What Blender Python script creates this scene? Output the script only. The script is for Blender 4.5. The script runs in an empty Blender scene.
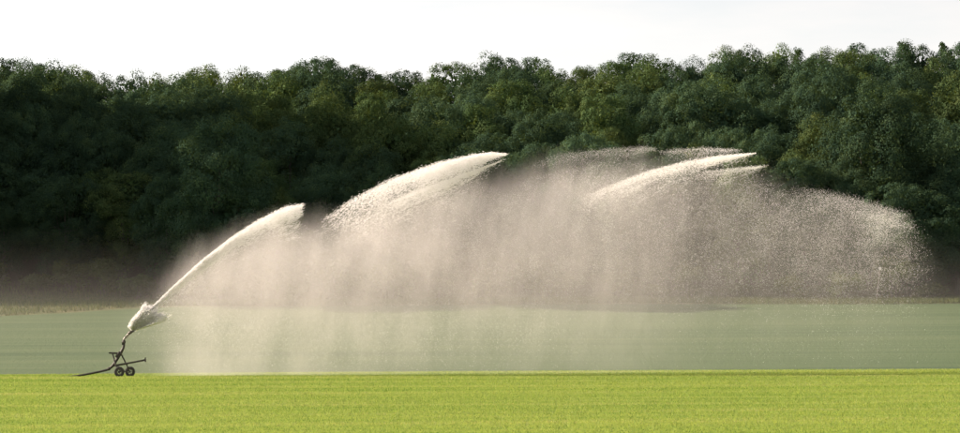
import bpy, math, random
import numpy as np
from mathutils import Vector, Matrix

# ------------------------------------------------------------------ camera, sky, sun, exposure
scene = bpy.context.scene
C = scene.collection
R = math.radians
K = 0.000369            # tangent of one photograph pixel
ZC = 2.05               # eye height above the grass at the cart
cam_d = bpy.data.cameras.new('camera'); cam = bpy.data.objects.new('camera', cam_d); C.objects.link(cam)
cam.location = (0, 0, ZC); cam.rotation_euler = (R(90), 0, 0)
cam_d.sensor_width = 36; cam_d.lens = 36 / (960 * K); cam_d.shift_y = (340 - 216.5) / 960
cam_d.clip_start = 0.5; cam_d.clip_end = 6000
scene.camera = cam

SUN_EL, SUN_AZ = 28.0, 76.0     # azimuth: degrees from the view direction towards the left
sd = Vector((-math.sin(R(SUN_AZ)) * math.cos(R(SUN_EL)), math.cos(R(SUN_AZ)) * math.cos(R(SUN_EL)), math.sin(R(SUN_EL))))
w = bpy.data.worlds.new('World'); scene.world = w; w.use_nodes = True
nt = w.node_tree; N = nt.nodes; L = nt.links; N.clear()
out = N.new('ShaderNodeOutputWorld'); bg = N.new('ShaderNodeBackground'); bg.inputs[1].default_value = 0.075
sky = N.new('ShaderNodeTexSky'); sky.sky_type = 'NISHITA'; sky.sun_disc = False
sky.sun_elevation = R(SUN_EL); sky.sun_rotation = -R(SUN_AZ); sky.air_density = 1.0; sky.dust_density = 1.5
# thin bright cloud veil over the whole sky
tc = N.new('ShaderNodeTexCoord'); mp = N.new('ShaderNodeMapping'); mp.inputs['Scale'].default_value = (7, 7, 34)
nz = N.new('ShaderNodeTexNoise'); nz.inputs['Scale'].default_value = 1.0; nz.inputs['Detail'].default_value = 6; nz.inputs['Roughness'].default_value = 0.55
rp = N.new('ShaderNodeValToRGB'); rp.color_ramp.elements[0].position = 0.38; rp.color_ramp.elements[1].position = 0.66
rp.color_ramp.elements[0].color = (0.68,) * 3 + (1,); rp.color_ramp.elements[1].color = (0.97,) * 3 + (1,)
mx = N.new('ShaderNodeMixRGB'); bw = N.new('ShaderNodeRGBToBW'); L.new(sky.outputs[0], bw.inputs[0])
cl = N.new('ShaderNodeMixRGB'); cl.blend_type = 'MULTIPLY'; cl.inputs[0].default_value = 1.0; cl.inputs[2].default_value = (1.50, 1.43, 1.385, 1)
L.new(bw.outputs[0], cl.inputs[1]); L.new(cl.outputs[0], mx.inputs[2])
L.new(tc.outputs['Generated'], mp.inputs['Vector']); L.new(mp.outputs[0], nz.inputs['Vector']); L.new(nz.outputs[0], rp.inputs[0])
L.new(rp.outputs[0], mx.inputs[0]); L.new(sky.outputs[0], mx.inputs[1]); L.new(mx.outputs[0], bg.inputs[0]); L.new(bg.outputs[0], out.inputs[0])

sl = bpy.data.lights.new('sun', 'SUN'); sl.energy = 5.0; sl.angle = R(0.5); sl.color = (1.0, 0.80, 0.655)
so = bpy.data.objects.new('sun', sl); C.objects.link(so)
so.rotation_euler = sd.to_track_quat('Z', 'Y').to_euler(); so.location = (-60, 60, 60)

scene.view_settings.view_transform = 'Standard'; scene.view_settings.look = 'None'
scene.view_settings.exposure = 1.3; scene.view_settings.gamma = 1.0
scene.render.engine = 'CYCLES'
cy = scene.cycles
cy.max_bounces = 8; cy.diffuse_bounces = 4; cy.glossy_bounces = 2; cy.transmission_bounces = 4; cy.transparent_max_bounces = 16
cy.volume_bounces = 1; cy.use_denoising = True; cy.caustics_reflective = False; cy.caustics_refractive = False

# ------------------------------------------------------------------ helpers
rng = np.random.default_rng(7)

def at(px, py, d):
    """a point seen at photograph pixel (px, py) that stands d metres away"""
    return np.array(((px - 480) * K * d, d, ZC + (340 - py) * K * d))

def tag(o, label=None, cat=None, group=None, kind=None):
    if label: o['label'] = label
    if cat: o['category'] = cat
    if group: o['group'] = group
    if kind: o['kind'] = kind
    return o

def link(name, me, parent=None):
    o = bpy.data.objects.new(name, me); C.objects.link(o)
    if parent is not None: o.parent = parent
    return o

def np_mesh(name, V, F, mat=None, smooth=False):
    """V (n,3); F (m,3) or (m,4)"""
    me = bpy.data.meshes.new(name); V = np.asarray(V, np.float32); F = np.asarray(F, np.int32)
    k = F.shape[1]
    me.vertices.add(len(V)); me.vertices.foreach_set('co', V.ravel())
    me.loops.add(F.size); me.loops.foreach_set('vertex_index', F.ravel())
    me.polygons.add(len(F)); me.polygons.foreach_set('loop_start', np.arange(0, F.size, k, dtype=np.int32))
    me.polygons.foreach_set('loop_total', np.full(len(F), k, np.int32))
    if smooth: me.polygons.foreach_set('use_smooth', np.ones(len(F), bool))
    me.update(calc_edges=True); me.validate()
    if mat: me.materials.append(mat)
    return me

class MB:
    """collects quads / triangles of several shapes into one mesh"""
    def __init__(s): s.v = []; s.f = []
    def add(s, V, F):
        b = len(s.v); s.v += [tuple(p) for p in V]; s.f += [tuple(i + b for i in f) for f in F]
    def tube(s, pts, rad, n=10, cap=True):
        pts = [Vector(p) for p in pts]; rad = rad if hasattr(rad, '__len__') else [rad] * len(pts)
        V = []; F = []; up = None
        for i, p in enumerate(pts):
            d = (pts[min(i + 1, len(pts) - 1)] - pts[max(i - 1, 0)]).normalized()
            if up is None: up = d.orthogonal().normalized()
            a = (up - d * up.dot(d)).normalized(); b = d.cross(a); up = a
            for j in range(n):
                t = 2 * math.pi * j / n; V.append(p + (a * math.cos(t) + b * math.sin(t)) * rad[i])
        for i in range(len(pts) - 1):
            for j in range(n):
                F.append((i * n + j, i * n + (j + 1) % n, (i + 1) * n + (j + 1) % n, (i + 1) * n + j))
        if cap:
            F.append(tuple(range(n - 1, -1, -1))); F.append(tuple(range((len(pts) - 1) * n, len(pts) * n)))
        s.add(V, F); return s
    def box(s, c, size, M=None):
        V = []
        for x in (-1, 1):
            for y in (-1, 1):
                for z in (-1, 1):
                    p = Vector((x * size[0] / 2, y * size[1] / 2, z * size[2] / 2))
                    if M is not None: p = M @ p
                    V.append(p + Vector(c))
        s.add(V, [(0, 1, 3, 2), (4, 6, 7, 5), (0, 4, 5, 1), (2, 3, 7, 6), (0, 2, 6, 4), (1, 5, 7, 3)]); return s
    def lathe(s, prof, n=28, M=None):
        """prof: closed list of (radius, y); axis = y"""
        V = []; F = []; m = len(prof)
        for j in range(n):
            t = 2 * math.pi * j / n
            for r, y in prof:
                p = Vector((r * math.cos(t), y, r * math.sin(t)))
                V.append(M @ p if M is not None else p)
        for j in range(n):
            for i in range(m):
                F.append((j * m + i, j * m + (i + 1) % m, ((j + 1) % n) * m + (i + 1) % m, ((j + 1) % n) * m + i))
        s.add(V, F); return s
    def build(s, name, mat, parent=None, smooth=False):
        me = bpy.data.meshes.new(name); me.from_pydata(s.v, [], s.f); me.update()
        if smooth: me.shade_smooth()
        me.materials.append(mat); return link(name, me, parent)

def new_mat(name):
    m = bpy.data.materials.new(name); m.use_nodes = True; m.node_tree.nodes.clear()
    return m, m.node_tree.nodes, m.node_tree.links

def noise(N, L, vec, scale, detail=3, rough=0.55, sc3=None):
    if sc3 is not None:
        mp = N.new('ShaderNodeMapping'); mp.inputs['Scale'].default_value = sc3; L.new(vec, mp.inputs['Vector']); vec = mp.outputs[0]
    n = N.new('ShaderNodeTexNoise'); n.inputs['Scale'].default_value = scale; n.inputs['Detail'].default_value = detail
    n.inputs['Roughness'].default_value = rough; L.new(vec, n.inputs['Vector']); return n.outputs[0]

def ramp(N, L, fac, stops):
    r = N.new('ShaderNodeValToRGB'); e = r.color_ramp.elements
    while len(e) < len(stops): e.new(0.5)
    for el, (p, c) in zip(e, stops):
        el.position = p; el.color = (c if hasattr(c, '__len__') else (c, c, c)) + ((1,) if not hasattr(c, '__len__') or len(c) == 3 else ())
    L.new(fac, r.inputs[0]); return r.outputs[0]

def mth(N, L, op, a, b=None, clamp=False):
    n = N.new('ShaderNodeMath'); n.operation = op; n.use_clamp = clamp
    for i, v in enumerate((a, b)):
        if v is None: continue
        if isinstance(v, (int, float)): n.inputs[i].default_value = v
        else: L.new(v, n.inputs[i])
    return n.outputs[0]

def mixc(N, L, fac, a, b, mode='MIX'):
    n = N.new('ShaderNodeMixRGB'); n.blend_type = mode
    for i, v in enumerate((fac, a, b)):
        if isinstance(v, (int, float)): n.inputs[i].default_value = v
        elif isinstance(v, tuple): n.inputs[i].default_value = v + (1,) if len(v) == 3 else v
        else: L.new(v, n.inputs[i])
    return n.outputs[0]

# ------------------------------------------------------------------ terrain
def sstep(a, b, x):
    t = np.clip((x - a) / (b - a), 0, 1); return t * t * (3 - 2 * t)

def field_edge(x):      # y of the line where the crop stops and the rough margin begins
    x = np.asarray(x, float)
    return 316 - 11 * sstep(-30, -60, x) + 1.2 * np.sin(x * 0.11)

def wood_edge(x):
    x = np.asarray(x, float)
    return 324 + 15 * sstep(-26, -50, x) + 2.0 * np.sin(x * 0.07 + 1)

def ground_z(x, y):
    x = np.asarray(x, float); y = np.asarray(y, float)
    near = 0.0046 * (x + 20) + 0.05 * np.sin(y * 0.11 + x * 0.03) + 0.04 * np.sin(y * 0.047 - x * 0.06)
    near = near - 0.05 * sstep(60, 0, y)
    fall = -2.6 * sstep(166, 205, y)
    rise = 8.4 * np.clip((y - 213) / 103, 0, 1.0) ** 1.15
    valley = near + fall + rise + 1.0 * sstep(306, 332, y)
    hill = 0.205 * np.clip(y - 330, 0, 118) + 0.06 * np.clip(y - 448, 0, 500)
    hill = hill * (1 + 0.10 * np.tanh(x / 55)) + sstep(330, 400, y) * 1.4 * np.sin(x * 0.045 + 0.6)
    spur = 50 * sstep(-66, -98, x) * sstep(324, 342, y) * (1 - sstep(370, 425, y))  # unseen rise added west of view to shade the lower wood
    return valley + hill + spur

xs = np.concatenate([np.array([-2500, -1500, -900, -600, -420, -300, -220, -170]), np.arange(-140, 141, 4.0), np.array([170, 220, 300, 420, 600, 900, 1500, 2500])])
ys = np.concatenate([np.array([-400, -150, -50, -10]), np.arange(20, 160, 6.0), np.arange(160, 214, 2.0), np.arange(214, 460, 5.0), np.array([480, 520, 600, 750, 1000, 1500, 2500, 4500])])
X, Y = np.meshgrid(xs, ys)
V = np.stack([X, Y, ground_z(np.clip(X, -170, 170), Y)], -1).reshape(-1, 3)
nx, ny = len(xs), len(ys)
ii = (np.arange(ny - 1)[:, None] * nx + np.arange(nx - 1)[None]).ravel()
F = np.stack([ii, ii + 1, ii + nx + 1, ii + nx], -1)

m_ground, N, L = new_mat('field_soil_and_crop')
geo = N.new('ShaderNodeNewGeometry'); sep = N.new('ShaderNodeSeparateXYZ'); L.new(geo.outputs['Position'], sep.inputs[0])
pos = geo.outputs['Position']; sx, sy = sep.outputs[0], sep.outputs[1]
st = noise(N, L, pos, 1.0, 5, 0.65, (0.05, 0.55, 0.5)); fine = noise(N, L, pos, 3.0, 4, 0.7)
near_c = ramp(N, L, mixc(N, L, 0.5, st, fine), [(0.30, (0.10, 0.16, 0.012)), (0.5, (0.17, 0.23, 0.02)), (0.7, (0.24, 0.27, 0.03))])
st2 = noise(N, L, pos, 1.0, 6, 0.7, (0.010, 0.30, 0.2))
far_c = ramp(N, L, mixc(N, L, 0.3, st2, fine), [(0.36, (0.046, 0.082, 0.034)), (0.5, (0.068, 0.108, 0.046)), (0.64, (0.094, 0.130, 0.060))])  # far crop: duller base colour also stands in for missing shade
rough_c = ramp(N, L, noise(N, L, pos, 0.5, 5, 0.7), [(0.3, (0.06, 0.085, 0.03)), (0.55, (0.11, 0.115, 0.05)), (0.75, (0.15, 0.13, 0.075))])
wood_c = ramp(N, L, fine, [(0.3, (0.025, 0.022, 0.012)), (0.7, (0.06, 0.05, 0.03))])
jit = mth(N, L, 'MULTIPLY', mth(N, L, 'SUBTRACT', noise(N, L, pos, 0.35, 3), 0.5), 5.0)
yj = mth(N, L, 'ADD', sy, jit)
def after(a, b):
    m = N.new('ShaderNodeMapRange'); m.interpolation_type = 'SMOOTHSTEP'; L.new(yj, m.inputs[0]); m.inputs[1].default_value = a; m.inputs[2].default_value = b
    return m.outputs[0]
# the same edge as field_edge(): moves nearer on the west side
mr = N.new('ShaderNodeMapRange'); mr.interpolation_type = 'SMOOTHSTEP'; L.new(sx, mr.inputs[0])
mr.inputs[1].default_value = -30; mr.inputs[2].default_value = -60; mr.inputs[3].default_value = 316; mr.inputs[4].default_value = 305
dd = mth(N, L, 'SUBTRACT', mth(N, L, 'ADD', sy, mth(N, L, 'MULTIPLY', jit, 0.25)), mr.outputs[0])
dm = N.new('ShaderNodeMapRange'); L.new(dd, dm.inputs[0]); dm.inputs[1].default_value = -0.5; dm.inputs[2].default_value = 1.0
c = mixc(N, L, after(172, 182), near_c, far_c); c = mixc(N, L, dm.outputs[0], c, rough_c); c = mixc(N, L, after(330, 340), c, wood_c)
bs = N.new('ShaderNodeBsdfPrincipled'); bs.inputs['Roughness'].default_value = 0.9; bs.inputs['Specular IOR Level'].default_value = 0.15; L.new(c, bs.inputs['Base Color'])
bp = N.new('ShaderNodeBump'); bp.inputs['Strength'].default_value = 0.7; bp.inputs['Distance'].default_value = 0.25; L.new(fine, bp.inputs['Height']); L.new(bp.outputs[0], bs.inputs['Normal'])
o_ = N.new('ShaderNodeOutputMaterial'); L.new(bs.outputs[0], o_.inputs[0])
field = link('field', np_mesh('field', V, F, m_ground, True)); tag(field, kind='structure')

# ------------------------------------------------------------------ foliage materials
def leaf_mat(name, stops, transl=0.2, tint=0.5, obj_var=0.20):
    m, N, L = new_mat(name)
    oi = N.new('ShaderNodeObjectInfo'); geo = N.new('ShaderNodeNewGeometry'); tc = N.new('ShaderNodeTexCoord')
    n = noise(N, L, tc.outputs['Object'], tint, 3)
    f = mth(N, L, 'ADD', mth(N, L, 'MULTIPLY', n, 0.8), mth(N, L, 'MULTIPLY', geo.outputs['Random Per Island'], 0.2))
    c = ramp(N, L, f, stops)
    hs = N.new('ShaderNodeHueSaturation'); L.new(c, hs.inputs['Color'])
    L.new(mth(N, L, 'ADD', mth(N, L, 'MULTIPLY', oi.outputs['Random'], 0.022), 0.496), hs.inputs['Hue'])
    r2 = mth(N, L, 'FRACT', mth(N, L, 'MULTIPLY', oi.outputs['Random'], 37.3))
    L.new(mth(N, L, 'ADD', mth(N, L, 'MULTIPLY', r2, 2 * obj_var), 1 - obj_var), hs.inputs['Value'])
    d = N.new('ShaderNodeBsdfDiffuse'); t = N.new('ShaderNodeBsdfTranslucent'); L.new(hs.outputs[0], d.inputs[0])
    tcx = mixc(N, L, 1.0, hs.outputs[0], (1.45, 1.25, 0.45), 'MULTIPLY'); L.new(tcx, t.inputs[0])
    mx = N.new('ShaderNodeMixShader'); mx.inputs[0].default_value = transl; L.new(d.outputs[0], mx.inputs[1]); L.new(t.outputs[0], mx.inputs[2])
    g = N.new('ShaderNodeBsdfGlossy'); g.inputs['Roughness'].default_value = 0.45; m2 = N.new('ShaderNodeMixShader'); m2.inputs[0].default_value = 0.0
    L.new(mx.outputs[0], m2.inputs[1]); L.new(g.outputs[0], m2.inputs[2])
    o = N.new('ShaderNodeOutputMaterial'); L.new(m2.outputs[0], o.inputs[0]); return m

m_oak = leaf_mat('oak_leaves', [(0.25, (0.028, 0.056, 0.038)), (0.5, (0.044, 0.080, 0.048)), (0.75, (0.085, 0.122, 0.056))])  # blue in the base colour stands in for haze and skylit shade
m_light = leaf_mat('light_leaves', [(0.25, (0.042, 0.074, 0.034)), (0.5, (0.066, 0.104, 0.044)), (0.75, (0.130, 0.165, 0.062))])
m_pine = leaf_mat('pine_needles', [(0.25, (0.022, 0.042, 0.020)), (0.5, (0.036, 0.062, 0.028)), (0.75, (0.055, 0.085, 0.036))], transl=0.2)
m_bush = leaf_mat('bush_leaves', [(0.25, (0.040, 0.060, 0.022)), (0.5, (0.062, 0.085, 0.032)), (0.75, (0.095, 0.115, 0.048))], tint=1.2)
m_bark, N, L = new_mat('bark')
tc = N.new('ShaderNodeTexCoord'); n = noise(N, L, tc.outputs['Object'], 2.0, 5, 0.7, (3, 3, 0.6))
cc = ramp(N, L, n, [(0.3, (0.03, 0.026, 0.022)), (0.7, (0.10, 0.088, 0.075))])
b = N.new('ShaderNodeBsdfPrincipled'); b.inputs['Roughness'].default_value = 0.9; L.new(cc, b.inputs['Base Color'])
bp = N.new('ShaderNodeBump'); bp.inputs['Strength'].default_value = 0.6; L.new(n, bp.inputs['Height']); L.new(bp.outputs[0], b.inputs['Normal'])
o_ = N.new('ShaderNodeOutputMaterial'); L.new(b.outputs[0], o_.inputs[0])

# ------------------------------------------------------------------ trees
def sphere_pts(r, n):
    v = r.normal(size=(n, 3)); return v / np.linalg.norm(v, axis=1, keepdims=True)

def leaves(r, cen, nrm, size, jitter=0.6):
    """one rhombic leaf spray (a folded quad pair kept as a quad) per centre, facing roughly nrm"""
    n = len(cen)
    nn = nrm + r.normal(size=(n, 3)) * jitter; nn /= np.linalg.norm(nn, axis=1, keepdims=True)
    t = np.cross(nn, r.normal(size=(n, 3))); t /= np.linalg.norm(t, axis=1, keepdims=True); b = np.cross(nn, t)
    s = (size * r.uniform(0.6, 1.35, n))[:, None]
    a = cen - t * s * 0.5; c = cen + t * s * 0.5 + nn * s * 0.1
    b1 = cen + b * s * 0.36 - nn * s * 0.12; b2 = cen - b * s * 0.36 - nn * s * 0.12
    V = np.stack([a, b1, c, b2], 1).reshape(-1, 3)
    F = np.arange(4 * n).reshape(-1, 4); return V, F

def trunk_mesh(name, r, H, r0, tips, mat):
    mb = MB(); pts = []; x = y = 0
    for i in range(9):
        t = i / 8; pts.append((x, y, t * H * 0.8 - 0.6 * (i == 0))); x += r.normal() * 0.12; y += r.normal() * 0.12
    mb.tube(pts, [r0 * (1.45 if i == 0 else 1) * (1 - 0.85 * i / 8) for i in range(9)], 8)
    for tip in tips:
        k = int(r.integers(2, 6)); p0 = Vector(pts[k]); p3 = Vector(tip) * 0.97
        mid = p0.lerp(p3, 0.5) + Vector((0, 0, -0.08 * (p3 - p0).length)); rr = r0 * 0.45 * (1 - k / 10)
        mb.tube([p0, p0.lerp(mid, 0.5) + Vector(r.normal(size=3) * 0.1), mid, mid.lerp(p3, 0.5) + Vector(r.normal(size=3) * 0.15), p3], [rr, rr * 0.8, rr * 0.6, rr * 0.4, rr * 0.15], 6)
    me = bpy.data.meshes.new(name); me.from_pydata(mb.v, [], mb.f); me.update(); me.shade_smooth(); me.materials.append(mat); return me

def broadleaf(seed, H, W, low=0.12, nl=11, mat=None, leaf=0.20, open_=0.0):
    """H total height, W crown width; crown of big boughs, each set with leaf clumps"""
    r = np.random.default_rng(seed)
    zc = H * (1 + low) / 2; hz = H * (1 - low) / 2; hw = W / 2
    lobes = []
    # one core, then boughs arranged around it from skirt to top
    lobes.append((np.array([0, 0, zc]), hw * 0.62, hz * 0.72))
    for i in range(nl):
        ph = i * 2.399 + r.uniform(-0.5, 0.5); t = (i + 0.5) / nl
        e = 1 - 2 * t; prof = math.sqrt(max(0.03, 1 - abs(e) ** 2.3))
        rad = hw * prof * r.uniform(0.5, 0.72); R0 = hw * r.uniform(0.34, 0.5)
        lobes.append((np.array([math.cos(ph) * rad, math.sin(ph) * rad, zc + e * hz * 0.76 + r.normal() * 0.3]), R0, R0 * r.uniform(0.75, 0.95)))
    lobes.append((np.array([r.normal() * 0.6, r.normal() * 0.6, zc + hz * 0.78]), hw * 0.36, hz * 0.24))
    cc = []; cn = []; cr = []
    for c, a, bz in lobes:
        area = 4 * math.pi * a * (a + 2 * bz) / 3; n = int(area / 3.1)
        d = sphere_pts(r, n); p = c + d * np.array([a, a, bz]) * r.uniform(0.88, 1.08, (n, 1))
        keep = np.ones(n, bool)
        for c2, a2, b2 in lobes:      # drop clumps buried deep in another bough
            if c2 is c: continue
            keep &= np.linalg.norm((p - c2) / np.array([a2, a2, b2]), axis=1) > 0.80
        keep &= (d[:, 2] > -0.75) & (r.random(n) > open_)
        cc.append(p[keep]); cn.append(d[keep]); cr.append(r.uniform(0.7, 1.6, keep.sum()) * (0.8 + 0.02 * H))
    cc = np.concatenate(cc); cn = np.concatenate(cn); cr = np.concatenate(cr)
    per = 205
    d = sphere_pts(r, len(cc) * per); base = np.repeat(cn, per, 0)
    d = d + base * 0.45 + np.array([0, 0, 0.22]); d /= np.linalg.norm(d, axis=1, keepdims=True)
    rad = np.repeat(cr, per)[:, None] * r.uniform(0.62, 1.12, (len(d), 1))
    P = np.repeat(cc, per, 0) + d * rad * np.array([1, 1, 0.8])
    V, F = leaves(r, P, d, leaf, 0.30)
    # coarser leaf sprays inside the boughs close the crown
    ni = 170; Pi = np.concatenate([c + sphere_pts(r, ni) * np.array([a, a, bz]) * (r.uniform(0.3, 0.93, (ni, 1))) for c, a, bz in lobes[1:]])
    if open_ > 0: Pi = Pi[r.random(len(Pi)) > open_ * 1.3]
    Vi, Fi = leaves(r, Pi, sphere_pts(r, len(Pi)), 0.62, 0.5)
    crown = np_mesh('crown', np.concatenate([V, Vi]), np.concatenate([F, Fi + len(V)]), mat)
    tips = [l[0] for l in lobes[1:]]
    return trunk_mesh('trunk', r, H, H * 0.021 + 0.05, tips, m_bark), crown

def pine(seed, H, W, mat):
    r = np.random.default_rng(seed); P = []; D = []; tips = []
    z = H * 0.3
    while z < H * 0.99:
        t = (z / H - 0.3) / 0.7; ln = W / 2 * (1 - t ** 1.6) * r.uniform(0.7, 1.1) + 0.35
        for j in range(int(r.integers(4, 7))):
            a = r.uniform(0, 6.283); L_ = ln * r.uniform(0.6, 1.15); rise = 0.35 + 0.7 * t
            tip = np.array([math.cos(a) * L_, math.sin(a) * L_, z + L_ * rise]); 
            if r.random() < 0.25: tips.append(tip)
            for q in np.linspace(0.3, 1, max(3, int(L_ * 3))):
                c = np.array([tip[0] * q, tip[1] * q, z + (tip[2] - z) * q ** 1.4]); n = 16
                d = sphere_pts(r, n); P.append(c + d * np.array([0.34, 0.34, 0.24])); D.append(d * 0.6 + np.array([0, 0, 0.7]))
        z += r.uniform(0.45, 0.9)
    V, F = leaves(r, np.concatenate(P), np.concatenate(D), 0.24, 0.9)
    return trunk_mesh('trunk', r, H * 1.2, H * 0.014 + 0.05, tips[:10], m_bark), np_mesh('crown', V, F, mat)

PROTO = {}
PROTO['broad'] = [broadleaf(11, 20, 15, 0.06, 13, m_oak), broadleaf(12, 19, 13.5, 0.08, 12, m_oak), broadleaf(13, 18, 15.5, 0.10, 13, m_oak)]
PROTO['pale'] = [broadleaf(21, 17, 11.5, 0.1, 11, m_light), broadleaf(22, 16, 12.5, 0.1, 11, m_light), broadleaf(23, 18, 10.5, 0.1, 12, m_light)]
PROTO['airy'] = [broadleaf(31, 17, 10, 0.35, 9, m_oak, 0.22, 0.35), broadleaf(32, 17, 9, 0.3, 9, m_oak, 0.22, 0.3)]
PROTO['pine'] = [pine(41, 17, 7.0, m_pine), pine(42, 16, 6.0, m_pine)]
NOM = {'broad': [20, 19, 18], 'pale': [17, 16, 18], 'airy': [17, 17], 'pine': [17, 16]}

ORD = ['zeroth', 'first', 'second', 'third', 'fourth', 'fifth', 'sixth', 'seventh', 'eighth', 'ninth', 'tenth', 'eleventh', 'twelfth', 'thirteenth', 'fourteenth',
       'fifteenth', 'sixteenth', 'seventeenth', 'eighteenth', 'nineteenth', 'twentieth', 'twenty-first', 'twenty-second', 'twenty-third', 'twenty-fourth', 'twenty-fifth', 'twenty-sixth', 'twenty-seventh', 'twenty-eighth', 'twenty-ninth', 'thirtieth']
DESC = {'broad': 'dark broad-crowned', 'pale': 'lighter green round-crowned', 'airy': 'thin-crowned', 'pine': 'dark spiky-topped'}
LOOK = {'broad': 'oak_tree', 'pale': 'ash_tree', 'airy': 'birch_tree', 'pine': 'pine_tree'}

SKY_X = [-80, 0, 15, 40, 70, 100, 130, 165, 200, 240, 270, 300, 320, 345, 360, 400, 415, 440, 470, 500, 530, 560, 590, 620, 640, 665, 690, 710, 740, 760, 800, 840, 870, 900, 925, 960, 1040]
SKY_Y = [66, 64, 57, 67, 69, 77, 80, 79, 72, 69, 75, 69, 60, 62, 70, 75, 78, 71, 68, 60, 63, 68, 68, 62, 58, 58, 65, 56, 46, 48, 50, 48, 52, 45, 46, 50, 50]

def put_tree(kind, i, x, y, H, wscale, rz):
    trunk, crown = PROTO[kind][i % len(PROTO[kind])]; nom = NOM[kind][i % len(NOM[kind])]
    root = link(LOOK[kind], None); s = H / nom
    root.location = (x, y, float(ground_z(x, y))); root.rotation_euler = (0, 0, rz); root.scale = (s * wscale, s * wscale, s)
    link('trunk', trunk, root); link('crown', crown, root)
    return root

rr = random.Random(5)
ranks = [  # name, distance, spacing m, (top pixel range, or offset from the skyline), kinds
    ('front edge of the wood', 332, 7.0, (160, 208), ['broad'] * 5 + ['pale']),
    ('second rank of the wood', 342, 7.0, (134, 172), ['broad'] * 4 + ['pale'] * 2),
    ('third rank of the wood', 353, 7.2, (112, 142), ['broad'] * 3 + ['pale'] * 2),
    ('fourth rank up the slope', 366, 7.2, (95, 120), ['broad'] * 3 + ['pale'] * 2),
    ('fifth rank up the slope', 381, 7.0, (18, 36), ['broad'] * 3 + ['pale'] * 3),
    ('sixth rank up the slope', 397, 6.6, (9, 20), ['broad'] * 3 + ['pale'] * 3 + ['airy']),
    ('skyline rank of the wood', 414, 6.2, (0, 9), ['broad'] * 2 + ['pale'] * 3 + ['airy'] * 2),
    ('rearmost rank seen over the skyline', 432, 8.0, (-2, 8), ['broad', 'pale', 'airy', 'airy', 'pine']),
]
for ri, (rname, D, sp, top, kinds) in enumerate(ranks):
    half = 480 * K * D + 5; x = -half - 20; n_in = 0; i = 0
    while x < half + 8:
        y = D + rr.uniform(-3.5, 3.5) + float(wood_edge(x) - 324) * max(0, 1 - ri * 0.3)
        px = 480 + x / (K * y)
        if ri < 4: ty = rr.uniform(*top) - 16 * np.clip((px - 600) / 300, -0.6, 1)
        else: ty = float(np.interp(px, SKY_X, SKY_Y)) + rr.uniform(*top)
        H = ZC + (340 - ty) * K * y - float(ground_z(x, y)); H = min(max(H, 9), 25)
        kind = rr.choice(kinds)
        if ri == 7 and (300 < px < 350 or 640 < px < 700 or px > 930): kind = 'pine'; H += 0.5
        if ri == 6 and -10 < px < 28: kind = 'airy'
        t = put_tree(kind, rr.randrange(9), x, y, H, rr.uniform(0.78, 1.02) * (15.5 / H) ** 0.4, rr.uniform(0, 6.28))
        if -8 < px < 968:
            n_in += 1; lab = f'{DESC[kind]} tree in the {rname}, {ORD[n_in]} from left'
        else: lab = f'{DESC[kind]} tree in the {rname}, beyond the picture edge'
        tag(t, lab, 'tree', 'trees of the wooded hillside')
        x += sp * rr.uniform(0.78, 1.22); i += 1
# unseen wooded spur, added west of view to shade the foot of the wood
for k, (x, y) in enumerate([(-90 - 8 * (j % 2) - rr.uniform(0, 3), 335 + 8 * j) for j in range(8)]):
    tag(put_tree('broad', k, x, y, rr.uniform(16, 19), 1.05, rr.uniform(0, 6.28)), 'unseen dark broad-crowned tree added on the spur to shade the wood', 'tree', 'added shade trees on the spur')
# the two big crowns that stand out at the wood's edge
for px, ty, D, wd, lab in ((872, 92, 336, 0.86, 'huge dark broad tree bulging forward behind the far end of the spray'), (222, 122, 328, 0.82, 'big rounded dark tree standing forward above the first water plume')):
    x = (px - 480) * K * D; H = ZC + (340 - ty) * K * D - float(ground_z(x, D))
    tag(put_tree('broad', 0 if px > 500 else 1, x, D, H, wd, 1.0), lab, 'tree', 'trees of the wooded hillside')

# bushes along the foot of the wood
def bush_mesh(seed, H, W):
    r = np.random.default_rng(seed); c = []
    for i in range(16):
        a = r.uniform(0, 6.28); q = math.sqrt(r.random()) * W / 2 * 0.75; c.append((math.cos(a) * q, math.sin(a) * q, r.uniform(0.2, 0.85) * H * (1 - (q / W) ** 2)))
    c = np.array(c); per = 110; d = sphere_pts(r, len(c) * per); d[:, 2] += 0.2
    P = np.repeat(c, per, 0) + d * r.uniform(0.3, 1.0, (len(d), 1)) * np.array([W * 0.22, W * 0.22, H * 0.26]); P[:, 2] = np.maximum(P[:, 2], 0.05)
    V, F = leaves(r, P, d, 0.26, 0.8)
    mb = MB()
    for i in range(7): mb.tube([(r.normal() * 0.12, r.normal() * 0.12, -0.2), tuple(c[i] * 0.5 + r.normal(size=3) * 0.08), tuple(c[i])], [0.05, 0.035, 0.012], 5)
    me = bpy.data.meshes.new('stems'); me.from_pydata(mb.v, [], mb.f); me.update(); me.materials.append(m_bark)
    return np_mesh('foliage', V, F, m_bush), me
BUSH = [bush_mesh(s, h, w_) for s, h, w_ in ((1, 3.0, 4.2), (2, 2.2, 3.6), (3, 4.2, 4.6))]
x = -66; k = 0
while x < 66:
    y = float(wood_edge(x)) + rr.uniform(-2.5, 2.5) + 0.5; fo, stm = BUSH[rr.randrange(3)]
    b = link('bush', None); b.location = (x, y, float(ground_z(x, y))); b.rotation_euler = (0, 0, rr.uniform(0, 6.28)); s = rr.uniform(0.8, 1.5); b.scale = (s, s, s * rr.uniform(0.8, 1.2))
    link('foliage', fo, b); link('stems', stm, b); px = 480 + x / (K * y)
    if -8 < px < 968: k += 1; lab = f'low green bush at the foot of the wood, {ORD[k]} from left'
    else: lab = 'low green bush at the foot of the wood, beyond the picture edge'
    tag(b, lab, 'bush', 'bushes along the wood edge'); x += rr.uniform(3.2, 6.2)

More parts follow.
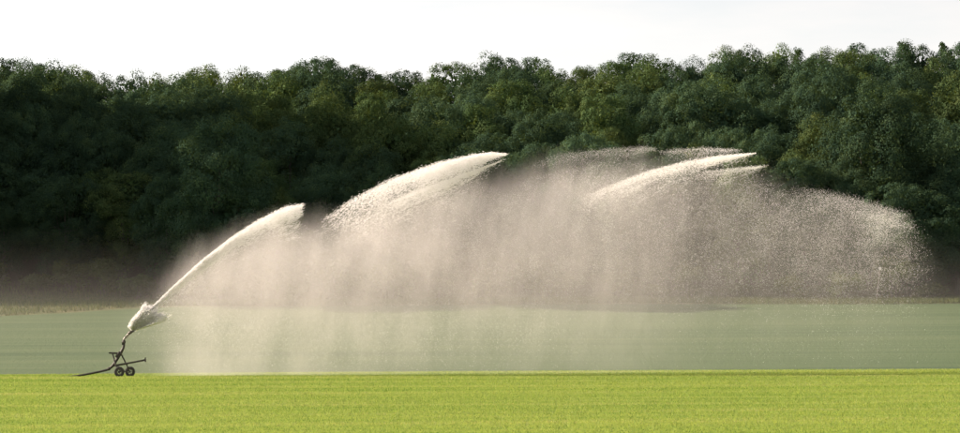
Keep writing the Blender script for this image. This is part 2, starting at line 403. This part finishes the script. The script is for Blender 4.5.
# ------------------------------------------------------------------ grass
def blades(n_, xf, yf, h, wd, r, lean=0.35):
    x, y = xf, yf; z = ground_z(x, y) - 0.01; n = len(x)
    a = r.uniform(0, 2 * np.pi, n); hh = h * r.uniform(0.55, 1.25, n); ww = wd * r.uniform(0.6, 1.3, n)
    b = np.stack([x, y, z], -1); t = np.stack([np.cos(a), np.sin(a), np.zeros(n)], -1) * (ww / 2)[:, None]
    tip = b + np.stack([r.normal(size=n) * lean * hh, r.normal(size=n) * lean * hh, hh], -1)
    V = np.stack([b - t, b + t, tip], 1).reshape(-1, 3)
    return V, np.arange(3 * n).reshape(-1, 3)

def grass_mat(name, stops, sc3, transl=0.45, warm=(1.15, 1.08, 0.6), streak=0.55):
    m, N, L = new_mat(name); geo = N.new('ShaderNodeNewGeometry'); pos = geo.outputs['Position']
    st = noise(N, L, pos, 1.0, 6, 0.75, sc3); pt = noise(N, L, pos, 1.0, 4, 0.6, (0.16, 0.16, 0.1))
    f = mth(N, L, 'ADD', mth(N, L, 'MULTIPLY', st, streak), mth(N, L, 'MULTIPLY', geo.outputs['Random Per Island'], 0.85 - streak)); f = mth(N, L, 'ADD', f, mth(N, L, 'MULTIPLY', pt, 0.15))
    c = ramp(N, L, f, stops)
    d = N.new('ShaderNodeBsdfDiffuse'); t = N.new('ShaderNodeBsdfTranslucent'); L.new(c, d.inputs[0]); L.new(mixc(N, L, 1.0, c, warm, 'MULTIPLY'), t.inputs[0])
    mx = N.new('ShaderNodeMixShader'); mx.inputs[0].default_value = transl; L.new(d.outputs[0], mx.inputs[1]); L.new(t.outputs[0], mx.inputs[2])
    o = N.new('ShaderNodeOutputMaterial'); L.new(mx.outputs[0], o.inputs[0]); return m

m_grass = grass_mat('young_crop', [(0.32, (0.070, 0.155, 0.030)), (0.43, (0.155, 0.250, 0.065)), (0.54, (0.240, 0.310, 0.100)), (0.68, (0.40, 0.39, 0.20))], (0.018, 0.15, 0.1), streak=0.68)
r = np.random.default_rng(3); n = 430000
y = 50 * (176 / 50) ** (r.random(n) ** 0.85); x = (r.random(n) * 2 - 1) * (0.185 * y + 5)
V, F = blades(n, x, y, 0.030 + 0.00028 * y, 0.009 + 0.00016 * y, r)
n2 = 3500; y2 = r.uniform(70, 173, n2); x2 = (r.random(n2) * 2 - 1) * (0.185 * y2 + 5); V2, F2 = blades(n2, x2, y2, 0.15, 0.022, r, 0.3)   # stray taller stems
V, F = np.concatenate([V, V2]), np.concatenate([F, F2 + len(V)])
g = link('grass', np_mesh('grass', V, F, m_grass)); tag(g, 'short bright yellow-green crop covering the sunlit near field', 'grass', kind='stuff')

m_rough = grass_mat('rough_grass', [(0.30, (0.05, 0.08, 0.03)), (0.48, (0.085, 0.115, 0.045)), (0.62, (0.12, 0.135, 0.06)), (0.75, (0.18, 0.165, 0.09))], (0.15, 0.3, 0.4), transl=0.3, warm=(1.1, 1.0, 0.6))
n = 42000; x = r.uniform(-85, 80, n); a = field_edge(x); b_ = wood_edge(x) + 3; y = a + (b_ - a) * r.random(n)
V, F = blades(n, x, y, 0.55, 0.10, r, 0.3)
g = link('rough_grass', np_mesh('rough_grass', V, F, m_rough)); tag(g, 'strip of tall tan rough grass between far field and wood', 'grass', kind='stuff')

# ------------------------------------------------------------------ gun cart
GD = 150.0
def simple_mat(name, col, rough=0.6, metal=0.0, var=0.3, scale=9.0):
    m, N, L = new_mat(name); tc = N.new('ShaderNodeTexCoord'); n = noise(N, L, tc.outputs['Object'], scale, 5, 0.65)
    lo = tuple(c * (1 - var) for c in col); hi = tuple(min(1, c * (1 + var)) for c in col)
    b = N.new('ShaderNodeBsdfPrincipled'); L.new(ramp(N, L, n, [(0.3, lo), (0.7, hi)]), b.inputs['Base Color'])
    b.inputs['Metallic'].default_value = metal; L.new(ramp(N, L, n, [(0.3, rough * 0.8), (0.7, min(1, rough * 1.2))]), b.inputs['Roughness'])
    o = N.new('ShaderNodeOutputMaterial'); L.new(b.outputs[0], o.inputs[0]); return m
m_steel = simple_mat('weathered_dark_steel', (0.030, 0.025, 0.021), 0.6, 0.3)
m_galv = simple_mat('galvanised_pipe', (0.20, 0.19, 0.18), 0.5, 0.6)
m_rubber = simple_mat('tyre_rubber', (0.022, 0.020, 0.019), 0.85)
m_rim = simple_mat('wheel_rim_paint', (0.06, 0.055, 0.05), 0.5, 0.2)
m_hose = simple_mat('black_hose', (0.022, 0.020, 0.018), 0.6)
m_brass = simple_mat('nozzle_metal', (0.05, 0.042, 0.035), 0.45, 0.5)

def Q(px, py, dy=0.0):   # point of the cart's upright plane, dy metres further from the camera
    p = at(px, py, GD); return Vector((p[0], p[1] + dy, p[2]))
cart = link('sprinkler_cart', None); base = Q(124, 377); cart.location = base
tag(cart, 'dark wheeled irrigation gun cart spraying water at the field crest', 'sprinkler')
def cp(px, py, dy=0.0): return Q(px, py, dy) - base
def wheel(px, dy):
    c = cp(px, 371.9, dy); wroot = link('wheel', None, cart); wroot.location = c; wroot.rotation_euler = (0, 0, R(-9)); wroot.scale = (0.88, 0.88, 0.88)
    mb = MB(); n = 14; prof = []
    for i in range(n): t = 2 * math.pi * i / n; prof.append((0.245 + 0.078 * math.cos(t), 0.085 * math.sin(t)))
    ty = mb.lathe(prof, 36)
    for j in range(30):     # tread lugs
        t = 2 * math.pi * j / 30; M = Matrix.Rotation(-t, 3, 'Y'); mb.box(M @ Vector((0.322, 0.03 * (-1) ** j, 0)), (0.022, 0.09, 0.026), M)
    mb.build('tyre', m_rubber, wroot, False)
    rim = MB().lathe([(0.185, -0.06), (0.185, 0.06), (0.15, 0.06), (0.135, 0.02), (0.135, -0.02), (0.15, -0.06)], 32)
    for j in range(5):
        t = 2 * math.pi * j / 5; M = Matrix.Rotation(-t, 3, 'Y'); rim.box(M @ Vector((0.088, 0, 0)), (0.105, 0.02, 0.045), M)
    rim.build('rim', m_rim, wroot)
    MB().lathe([(0.001, -0.09), (0.05, -0.09), (0.055, -0.05), (0.055, 0.05), (0.05, 0.09), (0.001, 0.09)], 18).build('hub', m_steel, wroot)
wheel(120.8, -0.62); wheel(128.6, 0.62)
AX = cp(124.7, 371.2)
MB().tube([cp(120.8, 371.2, -0.60), cp(128.6, 371.2, 0.60)], 0.035, 12).build('axle', m_steel, cart, True)
# hose that drags through the grass, then turns into the rising pipe
MB().tube([cp(60, 378.0, 0.1), cp(70, 377.0, 0.08), cp(77, 375.9, 0.05), cp(85, 374.6), cp(93, 373.1), cp(101, 371.4), cp(106.5, 370.0), cp(109.0, 369.0)], [0.062, 0.062, 0.062, 0.062, 0.062, 0.063, 0.064, 0.064], 12).build('hose', m_hose, cart, True)
MB().tube([cp(108.0, 369.5), cp(109.8, 368.4)], 0.085, 14).build('hose_coupling', m_steel, cart, True)
MB().tube([cp(109, 369), cp(112, 366.6), cp(114.5, 363.6), cp(117, 359.4), cp(119.5, 355.0), cp(121.6, 351.4), cp(123.3, 347.9), cp(123.9, 345.4), cp(123.9, 342.0)], [0.072, 0.075, 0.078, 0.082, 0.085, 0.085, 0.074, 0.068, 0.068], 14).build('riser_pipe', m_steel, cart, True)
MB().tube([cp(116.3, 357.4), cp(120.4, 351.9)], [0.09, 0.09], 14).build('pipe_collar', m_steel, cart, True)
MB().tube([cp(123.9, 343.2), cp(123.9, 342.5), cp(123.9, 341.2), cp(123.9, 340.4)], [0.085, 0.10, 0.10, 0.075], 16).build('swivel_joint', m_steel, cart, True)
MB().tube([cp(123.9, 341.0), cp(124.1, 339.4), cp(124.9, 337.9), cp(126.3, 336.4)], [0.065, 0.06, 0.056, 0.052], 14).build('elbow', m_galv, cart, True)
MB().tube([cp(126.0, 336.7), cp(128.8, 333.9), cp(131.0, 331.6)], [0.062, 0.052, 0.045], 14).build('barrel', m_galv, cart, True)
nz_ = MB().tube([cp(128.4, 334.3), cp(129.1, 333.6), cp(131.3, 331.3), cp(132.0, 330.6)], [0.066, 0.085, 0.08, 0.055], 14).build('nozzle', m_brass, cart, True)
MB().tube([cp(124.6, 338.9, -0.06), cp(127.0, 338.2, -0.08), cp(130.0, 334.6, -0.09), cp(133.2, 331.9, -0.05)], 0.014, 6).box(cp(133.4, 331.6, -0.02), (0.09, 0.10, 0.07)).build('drive_arm', m_steel, cart)
MB().box(cp(123.0, 343.9, -0.09), (0.10, 0.08, 0.13)).tube([cp(123.0, 343.9, -0.12), cp(121.9, 341.9, -0.14)], 0.012, 6).build('counterweight', m_steel, cart)
# frame: cross bar, two pairs of struts, draw bar with end plate
MB().tube([cp(110.0, 353.0), cp(121.2, 353.4)], 0.05, 10).box(cp(110.2, 353.0), (0.13, 0.20, 0.075)).build('cross_bar', m_steel, cart)
for dy, p0, p1 in ((-0.30, (112.6, 353.0), (116.8, 366.5)), (0.30, (120.4, 352.8), (126.6, 366.2))):
    MB().tube([cp(*p0, dy * 0.2), cp(*p1, dy)], 0.042, 8).tube([cp(*p1, dy), cp(124.7 + (p1[0] - 121) * 0.6, 371.2, dy * 1.5)], 0.035, 8).build('strut', m_steel, cart)
MB().tube([cp(116.5, 365.4), cp(130, 362.9), cp(145.4, 360.0)], [0.056, 0.053, 0.05], 10).build('draw_bar', m_steel, cart, True)
MB().box(cp(145.5, 359.8), (0.055, 0.24, 0.25)).build('hitch_plate', m_steel, cart)
MB().tube([cp(112.8, 366.4), cp(117.5, 365.6), cp(121, 368.2, -0.3)], 0.035, 8).build('frame_tube', m_steel, cart, True)

# slender posts by the wood's edge, seen through the end of the spray
m_pole = simple_mat('pale_wood', (0.20, 0.18, 0.16), 0.7); m_white = simple_mat('white_plate', (0.55, 0.54, 0.53), 0.5, 0, 0.05)
MD = 318.0
post = link('marker_post', None); a = at(876, 297, MD); a[2] = float(ground_z(a[0], MD)) - 0.1; post.location = a
tag(post, 'thin leaning marker post with small white plate near the far spray end', 'marker post')
tp = Vector(at(880, 268, MD) - a); MB().tube([(0, 0, 0), tuple(tp * 0.5), tuple(tp)], [0.05, 0.045, 0.04], 8).build('pole', m_pole, post, True)
MB().box(tp + Vector((0, -0.06, -0.05)), (0.30, 0.03, 0.30)).build('plate', m_white, post)

# ------------------------------------------------------------------ water
m_water, N, L = new_mat('white_water_droplets')     # part of the light goes straight through a drop, the rest is scattered both ways
d = N.new('ShaderNodeBsdfDiffuse'); d.inputs[0].default_value = (0.93, 0.93, 0.93, 1); t = N.new('ShaderNodeBsdfTranslucent'); t.inputs[0].default_value = (0.95, 0.95, 0.95, 1)
mx = N.new('ShaderNodeMixShader'); mx.inputs[0].default_value = 0.5; L.new(d.outputs[0], mx.inputs[1]); L.new(t.outputs[0], mx.inputs[2])
tr = N.new('ShaderNodeBsdfTransparent'); m2 = N.new('ShaderNodeMixShader'); m2.inputs[0].default_value = 0.42; L.new(mx.outputs[0], m2.inputs[1]); L.new(tr.outputs[0], m2.inputs[2])
o_ = N.new('ShaderNodeOutputMaterial'); L.new(m2.outputs[0], o_.inputs[0])

def jet_depth(px):          # the jet flies to the right and slightly away from the camera
    return GD + (px - 130) * 0.012
def px_world(px, py, dy):
    d0 = jet_depth(px); x = (px - 480) * K * d0; z = ZC + (340 - py) * K * d0
    return np.stack([x, d0 + dy, z], -1)
TET = np.array([[1, 1, 1], [1, -1, -1], [-1, 1, -1], [-1, -1, 1]], float) / math.sqrt(3)
def droplets(P, size, direc=None, stretch=1.0, r=rng):
    """one tetrahedral drop per point; direc (n,3) lengthens it along its flight"""
    n = len(P); q = r.normal(size=(n, 4)); q /= np.linalg.norm(q, axis=1, keepdims=True); a, b, c, d = q.T
    M = np.stack([1 - 2 * (c * c + d * d), 2 * (b * c - a * d), 2 * (b * d + a * c), 2 * (b * c + a * d), 1 - 2 * (b * b + d * d), 2 * (c * d - a * b), 2 * (b * d - a * c), 2 * (c * d + a * b), 1 - 2 * (b * b + c * c)], -1).reshape(n, 3, 3)
    T = np.einsum('nij,kj->nki', M, TET) * np.asarray(size)[:, None, None]
    if direc is not None:
        dn = direc / np.linalg.norm(direc, axis=1, keepdims=True); pr = np.einsum('nki,ni->nk', T, dn)
        T = T + pr[..., None] * dn[:, None, :] * (np.asarray(stretch) - 1) if np.isscalar(stretch) else T + pr[..., None] * dn[:, None, :] * (stretch - 1)[:, None, None]
    V = (P[:, None, :] + T).reshape(-1, 3)
    F = (np.arange(n)[:, None, None] * 4 + np.array([[0, 1, 2], [0, 3, 1], [0, 2, 3], [1, 3, 2]])[None]).reshape(-1, 3)
    return V, F
def water_obj(name, parts, label, cat='water spray', group=None):
    Vs = []; Fs = []; b = 0
    for V, F in parts: Vs.append(V); Fs.append(F + b); b += len(V)
    o = link(name, np_mesh(name, np.concatenate(Vs), np.concatenate(Fs), m_water)); return tag(o, label, cat, group, 'stuff')

def ribbon(r, spine, n, bias=1.0, size=(0.012, 0.03), stretch=5, clump=0.55, tpow=1.0, keep=1.0, fade0=0.04):
    """drops along a spine of (px, py, up, down, depth): a crisp upper edge, ragged below; they gather into streaks along the flight"""
    S = np.array(spine, float); seg = np.concatenate([[0], np.cumsum(np.hypot(np.diff(S[:, 0]), np.diff(S[:, 1])))]); seg /= seg[-1]
    def ev(t): return [np.interp(t, seg, S[:, j]) for j in range(5)]
    ns = max(40, n // 90); st_t = r.random(ns) ** tpow; st_v = np.minimum(r.exponential(0.24, ns), 1.6); st_len = r.uniform(0.03, 0.14, ns)
    k = r.integers(0, ns, n); loose = r.random(n) > clump
    t = np.where(loose, r.random(n) ** tpow, st_t[k] + r.normal(size=n) * st_len[k]); v = np.where(loose, r.exponential(0.30, n), st_v[k] + r.normal(size=n) * 0.02)
    lane = r.uniform(0.0, 0.13, 40) + np.linspace(0, 0.25, 40); lane_b = r.uniform(0, 0.25, 40); li = np.clip((v * 45).astype(int), 0, 39)
    ok = (t > lane_b[li] * r.random(n) ** 0.5) & (t < 1 - lane[li] + r.normal(size=n) * 0.012) & (t < 1); ok &= r.random(n) < fade0 + (1 - fade0) * sstep(0, 0.45, t); t = t[ok]; v = v[ok]; ncut = int(len(t) * keep); t = t[:ncut]; v = v[:ncut]
    px, py, up, dn, dp = ev(t); px2, py2, *_ = ev(np.clip(t + 0.02, 0, 1)); px1, py1, *_ = ev(np.clip(t - 0.02, 0, 1))
    dx, dy = px2 - px1, py2 - py1; ln = np.hypot(dx, dy) + 1e-6; dx /= ln; dy /= ln
    off = -up + v * (up + dn * 1.6)                      # across: negative is above
    X = px - dy * off; Yp = py + dx * off
    hal = (r.random(len(t)) < 0.12) * r.normal(size=len(t)) * 3.0; X = X + hal * 0.5; Yp = Yp + np.abs(hal) * 1.4 - 0.8 * (hal > 0)
    P = px_world(X, Yp, r.normal(size=len(t)) * dp * 0.5)
    stretch = stretch * 1.5 if stretch > 3 else stretch
    dirw = np.stack([dx, np.zeros_like(dx) + 0.1, -dy], -1) + r.normal(size=(len(t), 3)) * 0.12
    return droplets(P, r.uniform(*size, len(t)) * r.uniform(0.5, 1.15, len(t)), dirw, stretch, r)

r = np.random.default_rng(17)
# burst at the nozzle: a fan of torn sheets
parts = []
fan = [((132, 331.0), (129.0, 326.5)), ((132.5, 330.5), (134, 317.5)), ((133, 330), (143, 307.0)), ((133, 330), (151.5, 308.0)), ((134, 330), (156.5, 312)), ((134, 330), (166, 316.5)), ((134, 330.5), (163, 321.5)), ((133, 331), (157, 322.5))]
for i in range(len(fan) - 1):
    n = 2600 if i < 2 else 8000; s = r.random(n) ** 0.62 * (1 + 0.06 * r.normal(size=n)); m = r.random(n); nst = 26; nst = 15; k = r.integers(0, nst, n); sv = r.random(nst); sl_ = r.uniform(0.8, 1.1, nst)
    inl = r.random(n) < 0.45; m = np.where(inl, sv[k] + r.normal(size=n) * 0.016, m); s = s * np.where(inl, sl_[k], 0.9)
    a0 = np.array(fan[i]); a1 = np.array(fan[i + 1])
    p0 = a0[0][None] * (1 - m)[:, None] + a1[0][None] * m[:, None]; p1 = a0[1][None] * (1 - m)[:, None] + a1[1][None] * m[:, None]
    p = p0 + (p1 - p0) * s[:, None] + r.normal(size=(n, 2)) * 0.25
    P = px_world(p[:, 0], p[:, 1], r.normal(size=n) * 0.35 * s); dv = p1 - p0; dv /= np.linalg.norm(dv, axis=1, keepdims=True)
    parts.append(droplets(P, r.uniform(0.009, 0.018, n), np.stack([dv[:, 0], 0 * m, -dv[:, 1]], -1) + r.normal(size=(n, 3)) * 0.08, 6.0, r))
water_obj('nozzle_splash', parts, 'ragged white burst of water fanning out at the gun nozzle', group='water thrown by the gun')

# first plume: the thin jet that widens into a blunt feathered head
sp1 = [(133, 330, 0.8, 0.8, .2), (152, 308.5, 1.2, 1.3, .3), (175, 287, 1.6, 2.2, .4), (205, 261, 2.2, 4.5, .6), (235, 239, 3.0, 8, .9), (262, 223, 3.5, 12, 1.2), (285, 211.5, 3.5, 15, 1.4), (300, 206, 3.0, 15, 1.4), (308, 203.8, 1.5, 8, 1.0)]
parts = [ribbon(r, sp1, 34000, 1.0, (0.0060, 0.0140), 6, 0.6, 0.8, fade0=0.7), ribbon(r, [(133, 330, .7, .7, .1), (152, 308.5, 1.0, 1.0, .2), (175, 287, 1.2, 1.4, .3), (205, 261, 1.5, 2.2, .4), (235, 239, 1.6, 3, .5), (265, 221, 1.6, 4, .6)], 14000, 1.0, (0.0087, 0.0174), 7, 0.5, fade0=1.0),
         ribbon(r, [(262, 226, 6, 12, 1), (290, 214, 6, 14, 1.2), (306, 206, 3, 8, 1)], 9000, 0.8, (0.0074, 0.0161), 5, 0.75)]
water_obj('water_plume', parts, 'narrow bright white jet rising from the nozzle to a blunt head', group='water thrown by the gun')
# second plume
sp2 = [(312, 234, 6, 22, 1.6), (350, 208, 6, 26, 1.8), (395, 185, 6, 24, 1.9), (440, 168, 5, 20, 1.8), (475, 159, 4, 16, 1.5), (500, 155.5, 3, 10, 1.2), (513, 155.5, 1.5, 4, .8)]
parts = [ribbon(r, sp2, 43000, 1.1, (0.0068, 0.0149), 5, 0.6, 0.75, fade0=0.4), ribbon(r, [(400, 186, 3, 7, 1), (450, 165, 3, 7, 1), (490, 155.5, 2.5, 6, .9), (513, 155, 1, 3, .6)], 15000, 1.0, (0.0074, 0.0161), 5, 0.7),
         ribbon(r, [(370, 214, 4, 8, 1.2), (420, 194, 4, 8, 1.2), (455, 181, 3, 6, 1), (476, 172, 2, 4, .8), (506, 160, 1, 3, .6)], 12000, 1.0, (0.0068, 0.0149), 5, 0.7)]
water_obj('water_plume', parts, 'brightest broad white plume with its tip at mid picture against trees', group='water thrown by the gun')
# third plume: a curved ribbon with two prongs and a loose wisp above
parts = [ribbon(r, [(560, 214, 6, 16, 2.2), (610, 192, 6, 16, 2.2), (650, 176, 5, 13, 2), (690, 165, 4, 12, 2.0), (725, 158.5, 3, 8, 1.6), (756, 154.5, 1.2, 2.5, .9)], 22000, 1.0, (0.0062, 0.0136), 4, 0.6, 0.85),
         ribbon(r, [(690, 165, 2, 4, 1), (725, 158.5, 2, 3.5, 1), (757, 154, 1, 2, .7)], 5000, 1.0, (0.0074, 0.0149), 4, 0.6),
         ribbon(r, [(690, 180, 5, 9, 2), (725, 173, 4, 7, 1.6), (772, 167, 2, 3, 1)], 7500, 1.0, (0.0062, 0.0136), 3, 0.6),
         ribbon(r, [(520, 178, 9, 22, 2.5), (560, 162, 8, 22, 2.4), (610, 155, 6, 18, 2.2), (645, 151, 4, 10, 1.8), (662, 152, 2, 6, 1.4)], 15000, 0.8, (0.0040, 0.0080), 3, 0.5),
         ribbon(r, [(650, 153, 2, 8, 1.8), (700, 151, 3, 9, 1.8), (745, 152, 2, 5, 1.2)], 6000, 0.8, (0.0056, 0.0112), 3, 0.5)]
water_obj('water_plume', parts, 'grainy forked plume bending over right of the brightest plume', group='water thrown by the gun')
# fourth: the loose head that is breaking up at the far end
parts = [ribbon(r, [(775, 190, 8, 34, 3), (820, 198, 7, 38, 3), (865, 208, 6, 40, 3), (900, 218, 5, 34, 2.6), (917, 228, 2, 14, 2)], 30000, 0.75, (0.0062, 0.0136), 1.6, 0.35, 0.9),
         ribbon(r, [(850, 215, 5, 22, 2.5), (890, 222, 5, 24, 2.2), (916, 230, 2, 12, 1.6)], 5000, 0.7, (0.0068, 0.0149), 1.6, 0.4)]
water_obj('water_plume', parts, 'loose head of droplets breaking up at the far end of the arc', group='water thrown by the gun')

# curtain of falling drops below the arc
TX = [150, 170, 200, 250, 300, 320, 360, 420, 480, 505, 530, 580, 640, 700, 750, 780, 830, 880, 910, 922]
TY = [312, 296, 266, 236, 226, 232, 212, 190, 182, 194, 178, 166, 164, 176, 176, 190, 202, 214, 226, 250]
def curtain(r, n_streak, n_loose):
    xs = []; ys_ = []; sz = []
    dens_x = np.array([150, 200, 280, 330, 400, 480, 520, 600, 700, 800, 880, 915, 930]); dens = np.array([.1, .5, .8, .8, 1, .8, .9, 1, .9, 1, .9, .5, 0])
    cdf_x = np.linspace(150, 930, 800); cdf = np.cumsum(np.interp(cdf_x, dens_x, dens)); cdf /= cdf[-1]
    for i in range(n_streak):
        x0 = np.interp(r.random(), cdf, cdf_x); top = np.interp(x0, TX, TY); y0 = top + r.random() ** 1.3 * (335 - top); ln = r.uniform(12, 60); k = int(r.uniform(30, 130)); wd_ = r.uniform(0.8, 4.5)
        s = r.random(k) ** 1.2; xs.append(x0 + r.normal(size=k) * wd_ + s * ln * (r.uniform(-0.2, 0.05) - 0.5 * max(0, 1 - (y0 - top) / 50))); ys_.append(y0 + s * ln)
    xl = np.interp(r.random(n_loose), cdf, cdf_x); tl = np.interp(xl, TX, TY); xs.append(xl); ys_.append(tl + r.random(n_loose) ** 1.25 * (372 - tl))
    x = np.concatenate(xs); y = np.concatenate(ys_); top = np.interp(x, TX, TY); ok = (y > top - 3 * r.random(len(x))) & (y < 374)
    ok &= r.random(len(x)) < 1 - 0.97 * sstep(262, 325, y) * (0.35 + 0.65 * sstep(420, 620, x))
    x = x[ok]; y = y[ok]; n = len(x)
    P = px_world(x, y, r.normal(size=n) * 2.4); size = r.uniform(0.0052, 0.0122, n) * np.interp(x, [150, 500, 900], [0.9, 1.0, 1.15]) * np.where(r.random(n) < 0.06, 1.6, 1)
    return droplets(P, size, np.tile(np.array([[0.08, 0, -1.0]]), (n, 1)) + r.normal(size=(n, 3)) * 0.2, 1.7, r)
water_obj('falling_spray', [curtain(r, 2000, 98000)], 'wide grainy curtain of falling droplets hanging under the water arc', group='water thrown by the gun')

# ------------------------------------------------------------------ mist (volumes)
def hull_mesh(name, top, bottom, y0, y1):
    """closed curtain: outline top/bottom lists of (x, z), thick from y0 to y1"""
    n = len(top); V = []; F = []
    for y in (y0, y1):
        V += [(x, y + (x + 20) * 0.2, z) for x, z in top] + [(x, y + (x + 20) * 0.2, z) for x, z in bottom]
    for i in range(n - 1):
        F += [(i, n + i, n + i + 1, i + 1), (2 * n + i, 2 * n + i + 1, 3 * n + i + 1, 3 * n + i), (i, i + 1, 2 * n + i + 1, 2 * n + i), (n + i, 3 * n + i, 3 * n + i + 1, n + i + 1)]
    F += [(0, 2 * n, 3 * n, n), (n - 1, 2 * n - 1, 4 * n - 1, 3 * n - 1)]
    me = bpy.data.meshes.new(name); me.from_pydata(V, [], F); me.update(); return me

def wx(px): return (px - 480) * K * jet_depth(px)
def wz(px, py): return ZC + (340 - py) * K * jet_depth(px)
mx_px = list(range(100, 961, 20)); MT = lambda p: float(np.interp(p, [100, 140, 160, 180, 200, 250, 290, 310, 330, 380, 440, 500, 520, 560, 620, 700, 760, 790, 840, 890, 920, 960], [294, 280, 262, 241, 228, 204, 196, 198, 202, 178, 157, 154, 150, 145, 141, 143, 150, 170, 184, 198, 216, 262]))
top = [(wx(p), wz(p, MT(p))) for p in mx_px]; bot = [(wx(p), -0.6 if False else float(ground_z(wx(p), 170)) - 0.8) for p in mx_px]
me = hull_mesh('mist', top, bot, 146.5, 156.5)
m_mist, N, L = new_mat('mist_volume')
geo = N.new('ShaderNodeNewGeometry'); pos = geo.outputs['Position']; sep = N.new('ShaderNodeSeparateXYZ'); L.new(pos, sep.inputs[0])
X0, X1 = wx(100), wx(960); ZT = 12.0
def curve_of(vals):     # vals: list of (px, value 0..1) looked up by world x
    m = N.new('ShaderNodeMapRange'); L.new(sep.outputs[0], m.inputs[0]); m.inputs[1].default_value = X0; m.inputs[2].default_value = X1
    f = N.new('ShaderNodeFloatCurve'); c = f.mapping.curves[0]; pts = [((wx(p) - X0) / (X1 - X0), v) for p, v in vals]
    c.points[0].location = pts[0]; c.points[1].location = pts[-1]
    for p in pts[1:-1]: c.points.new(*p)
    f.mapping.update(); L.new(m.outputs[0], f.inputs['Value']); return f.outputs[0]
ztop = mth(N, L, 'MULTIPLY', curve_of([(p, wz(p, MT(p)) / ZT) for p in range(100, 961, 20)]), ZT)
amt = curve_of([(100, 0.0), (140, 0.16), (165, 0.5), (190, 0.85), (225, 1.0), (280, 1.0), (330, 0.95), (400, 0.85), (480, 0.66), (540, 0.70), (620, 0.60), (700, 0.26), (780, 0.16), (860, 0.12), (905, 0.07), (935, 0.03), (960, 0.0)])
tilt = N.new('ShaderNodeMapping'); tilt.inputs['Rotation'].default_value = (0, R(-9), 0); L.new(pos, tilt.inputs['Vector'])
streak = noise(N, L, tilt.outputs[0], 1.0, 5, 0.65, (0.65, 0.35, 0.13)); puff = noise(N, L, pos, 0.30, 4, 0.6)
depth = mth(N, L, 'SUBTRACT', ztop, sep.outputs[2])
edge = N.new('ShaderNodeMapRange'); edge.interpolation_type = 'SMOOTHSTEP'; L.new(mth(N, L, 'ADD', depth, mth(N, L, 'MULTIPLY', mth(N, L, 'SUBTRACT', streak, 0.62), 3.5)), edge.inputs[0]); edge.inputs[1].default_value = 0.0; edge.inputs[2].default_value = 2.6
low = N.new('ShaderNodeMapRange'); L.new(sep.outputs[2], low.inputs[0]); low.inputs[1].default_value = -1; low.inputs[2].default_value = 6.5; low.inputs[3].default_value = 0.12; low.inputs[4].default_value = 1.0
lowx = mth(N, L, 'MAXIMUM', low.outputs[0], curve_of([(100, 0.1), (150, 0.35), (200, 0.52), (270, 0.5), (320, 0.36), (400, 0.28), (500, 0.2), (600, 0.12), (960, 0.1)]))
tex = mth(N, L, 'MULTIPLY', ramp(N, L, streak, [(0.30, 0.5), (0.7, 1.35)]), ramp(N, L, puff, [(0.32, 0.5), (0.68, 1.4)]))
den = mth(N, L, 'MULTIPLY', mth(N, L, 'MULTIPLY', edge.outputs[0], amt), mth(N, L, 'MULTIPLY', tex, lowx))
den = mth(N, L, 'MULTIPLY', den, 0.082)
pv = N.new('ShaderNodeVolumePrincipled'); pv.inputs['Color'].default_value = (1.0, 0.95, 0.945, 1); pv.inputs['Anisotropy'].default_value = 0.35; L.new(den, pv.inputs['Density'])
o_ = N.new('ShaderNodeOutputMaterial'); L.new(pv.outputs[0], o_.inputs['Volume'])
me.materials.append(m_mist); mist = link('mist', me); tag(mist, 'soft beige veil of fine mist drifting beneath the water plumes', 'mist', kind='stuff')

# thin damp air lying in the dip between crest and wood
def low_mist():
    xs_ = np.linspace(-110, 110, 12); ys_ = np.linspace(178, 321, 10); V = []; F = []; nx = len(xs_); ny = len(ys_)
    for top_ in (0, 1):
        for y in ys_:
            for x in xs_: V.append((x, y, 14.0 if top_ else float(ground_z(x, y)) - 1.2))
    b = nx * ny; q = lambda i, j, t: t * b + j * nx + i
    for j in range(ny - 1):
        for i in range(nx - 1):
            F.append((q(i, j, 0), q(i, j + 1, 0), q(i + 1, j + 1, 0), q(i + 1, j, 0))); F.append((q(i, j, 1), q(i + 1, j, 1), q(i + 1, j + 1, 1), q(i, j + 1, 1)))
    for i in range(nx - 1):
        F.append((q(i, 0, 0), q(i + 1, 0, 0), q(i + 1, 0, 1), q(i, 0, 1))); F.append((q(i, ny - 1, 0), q(i, ny - 1, 1), q(i + 1, ny - 1, 1), q(i + 1, ny - 1, 0)))
    for j in range(ny - 1):
        F.append((q(0, j, 0), q(0, j, 1), q(0, j + 1, 1), q(0, j + 1, 0))); F.append((q(nx - 1, j, 0), q(nx - 1, j + 1, 0), q(nx - 1, j + 1, 1), q(nx - 1, j, 1)))
    me = bpy.data.meshes.new('low_mist'); me.from_pydata(V, [], F); me.update(); return me
m_low, N, L = new_mat('low_mist_volume')
geo = N.new('ShaderNodeNewGeometry'); sep = N.new('ShaderNodeSeparateXYZ'); L.new(geo.outputs['Position'], sep.inputs[0])
fall = N.new('ShaderNodeMapRange'); fall.interpolation_type = 'SMOOTHSTEP'; L.new(sep.outputs[2], fall.inputs[0]); fall.inputs[1].default_value = 11.0; fall.inputs[2].default_value = 3.0
pv = N.new('ShaderNodeVolumePrincipled'); pv.inputs['Color'].default_value = (0.98, 0.95, 0.93, 1); pv.inputs['Anisotropy'].default_value = 0.35
L.new(mth(N, L, 'MULTIPLY', fall.outputs[0], 0.00065), pv.inputs['Density']); o_ = N.new('ShaderNodeOutputMaterial'); L.new(pv.outputs[0], o_.inputs['Volume'])
lm = low_mist(); lm.materials.append(m_low); tag(link('low_mist', lm), 'thin low mist lying over the far field before the wood', 'mist', kind='stuff')
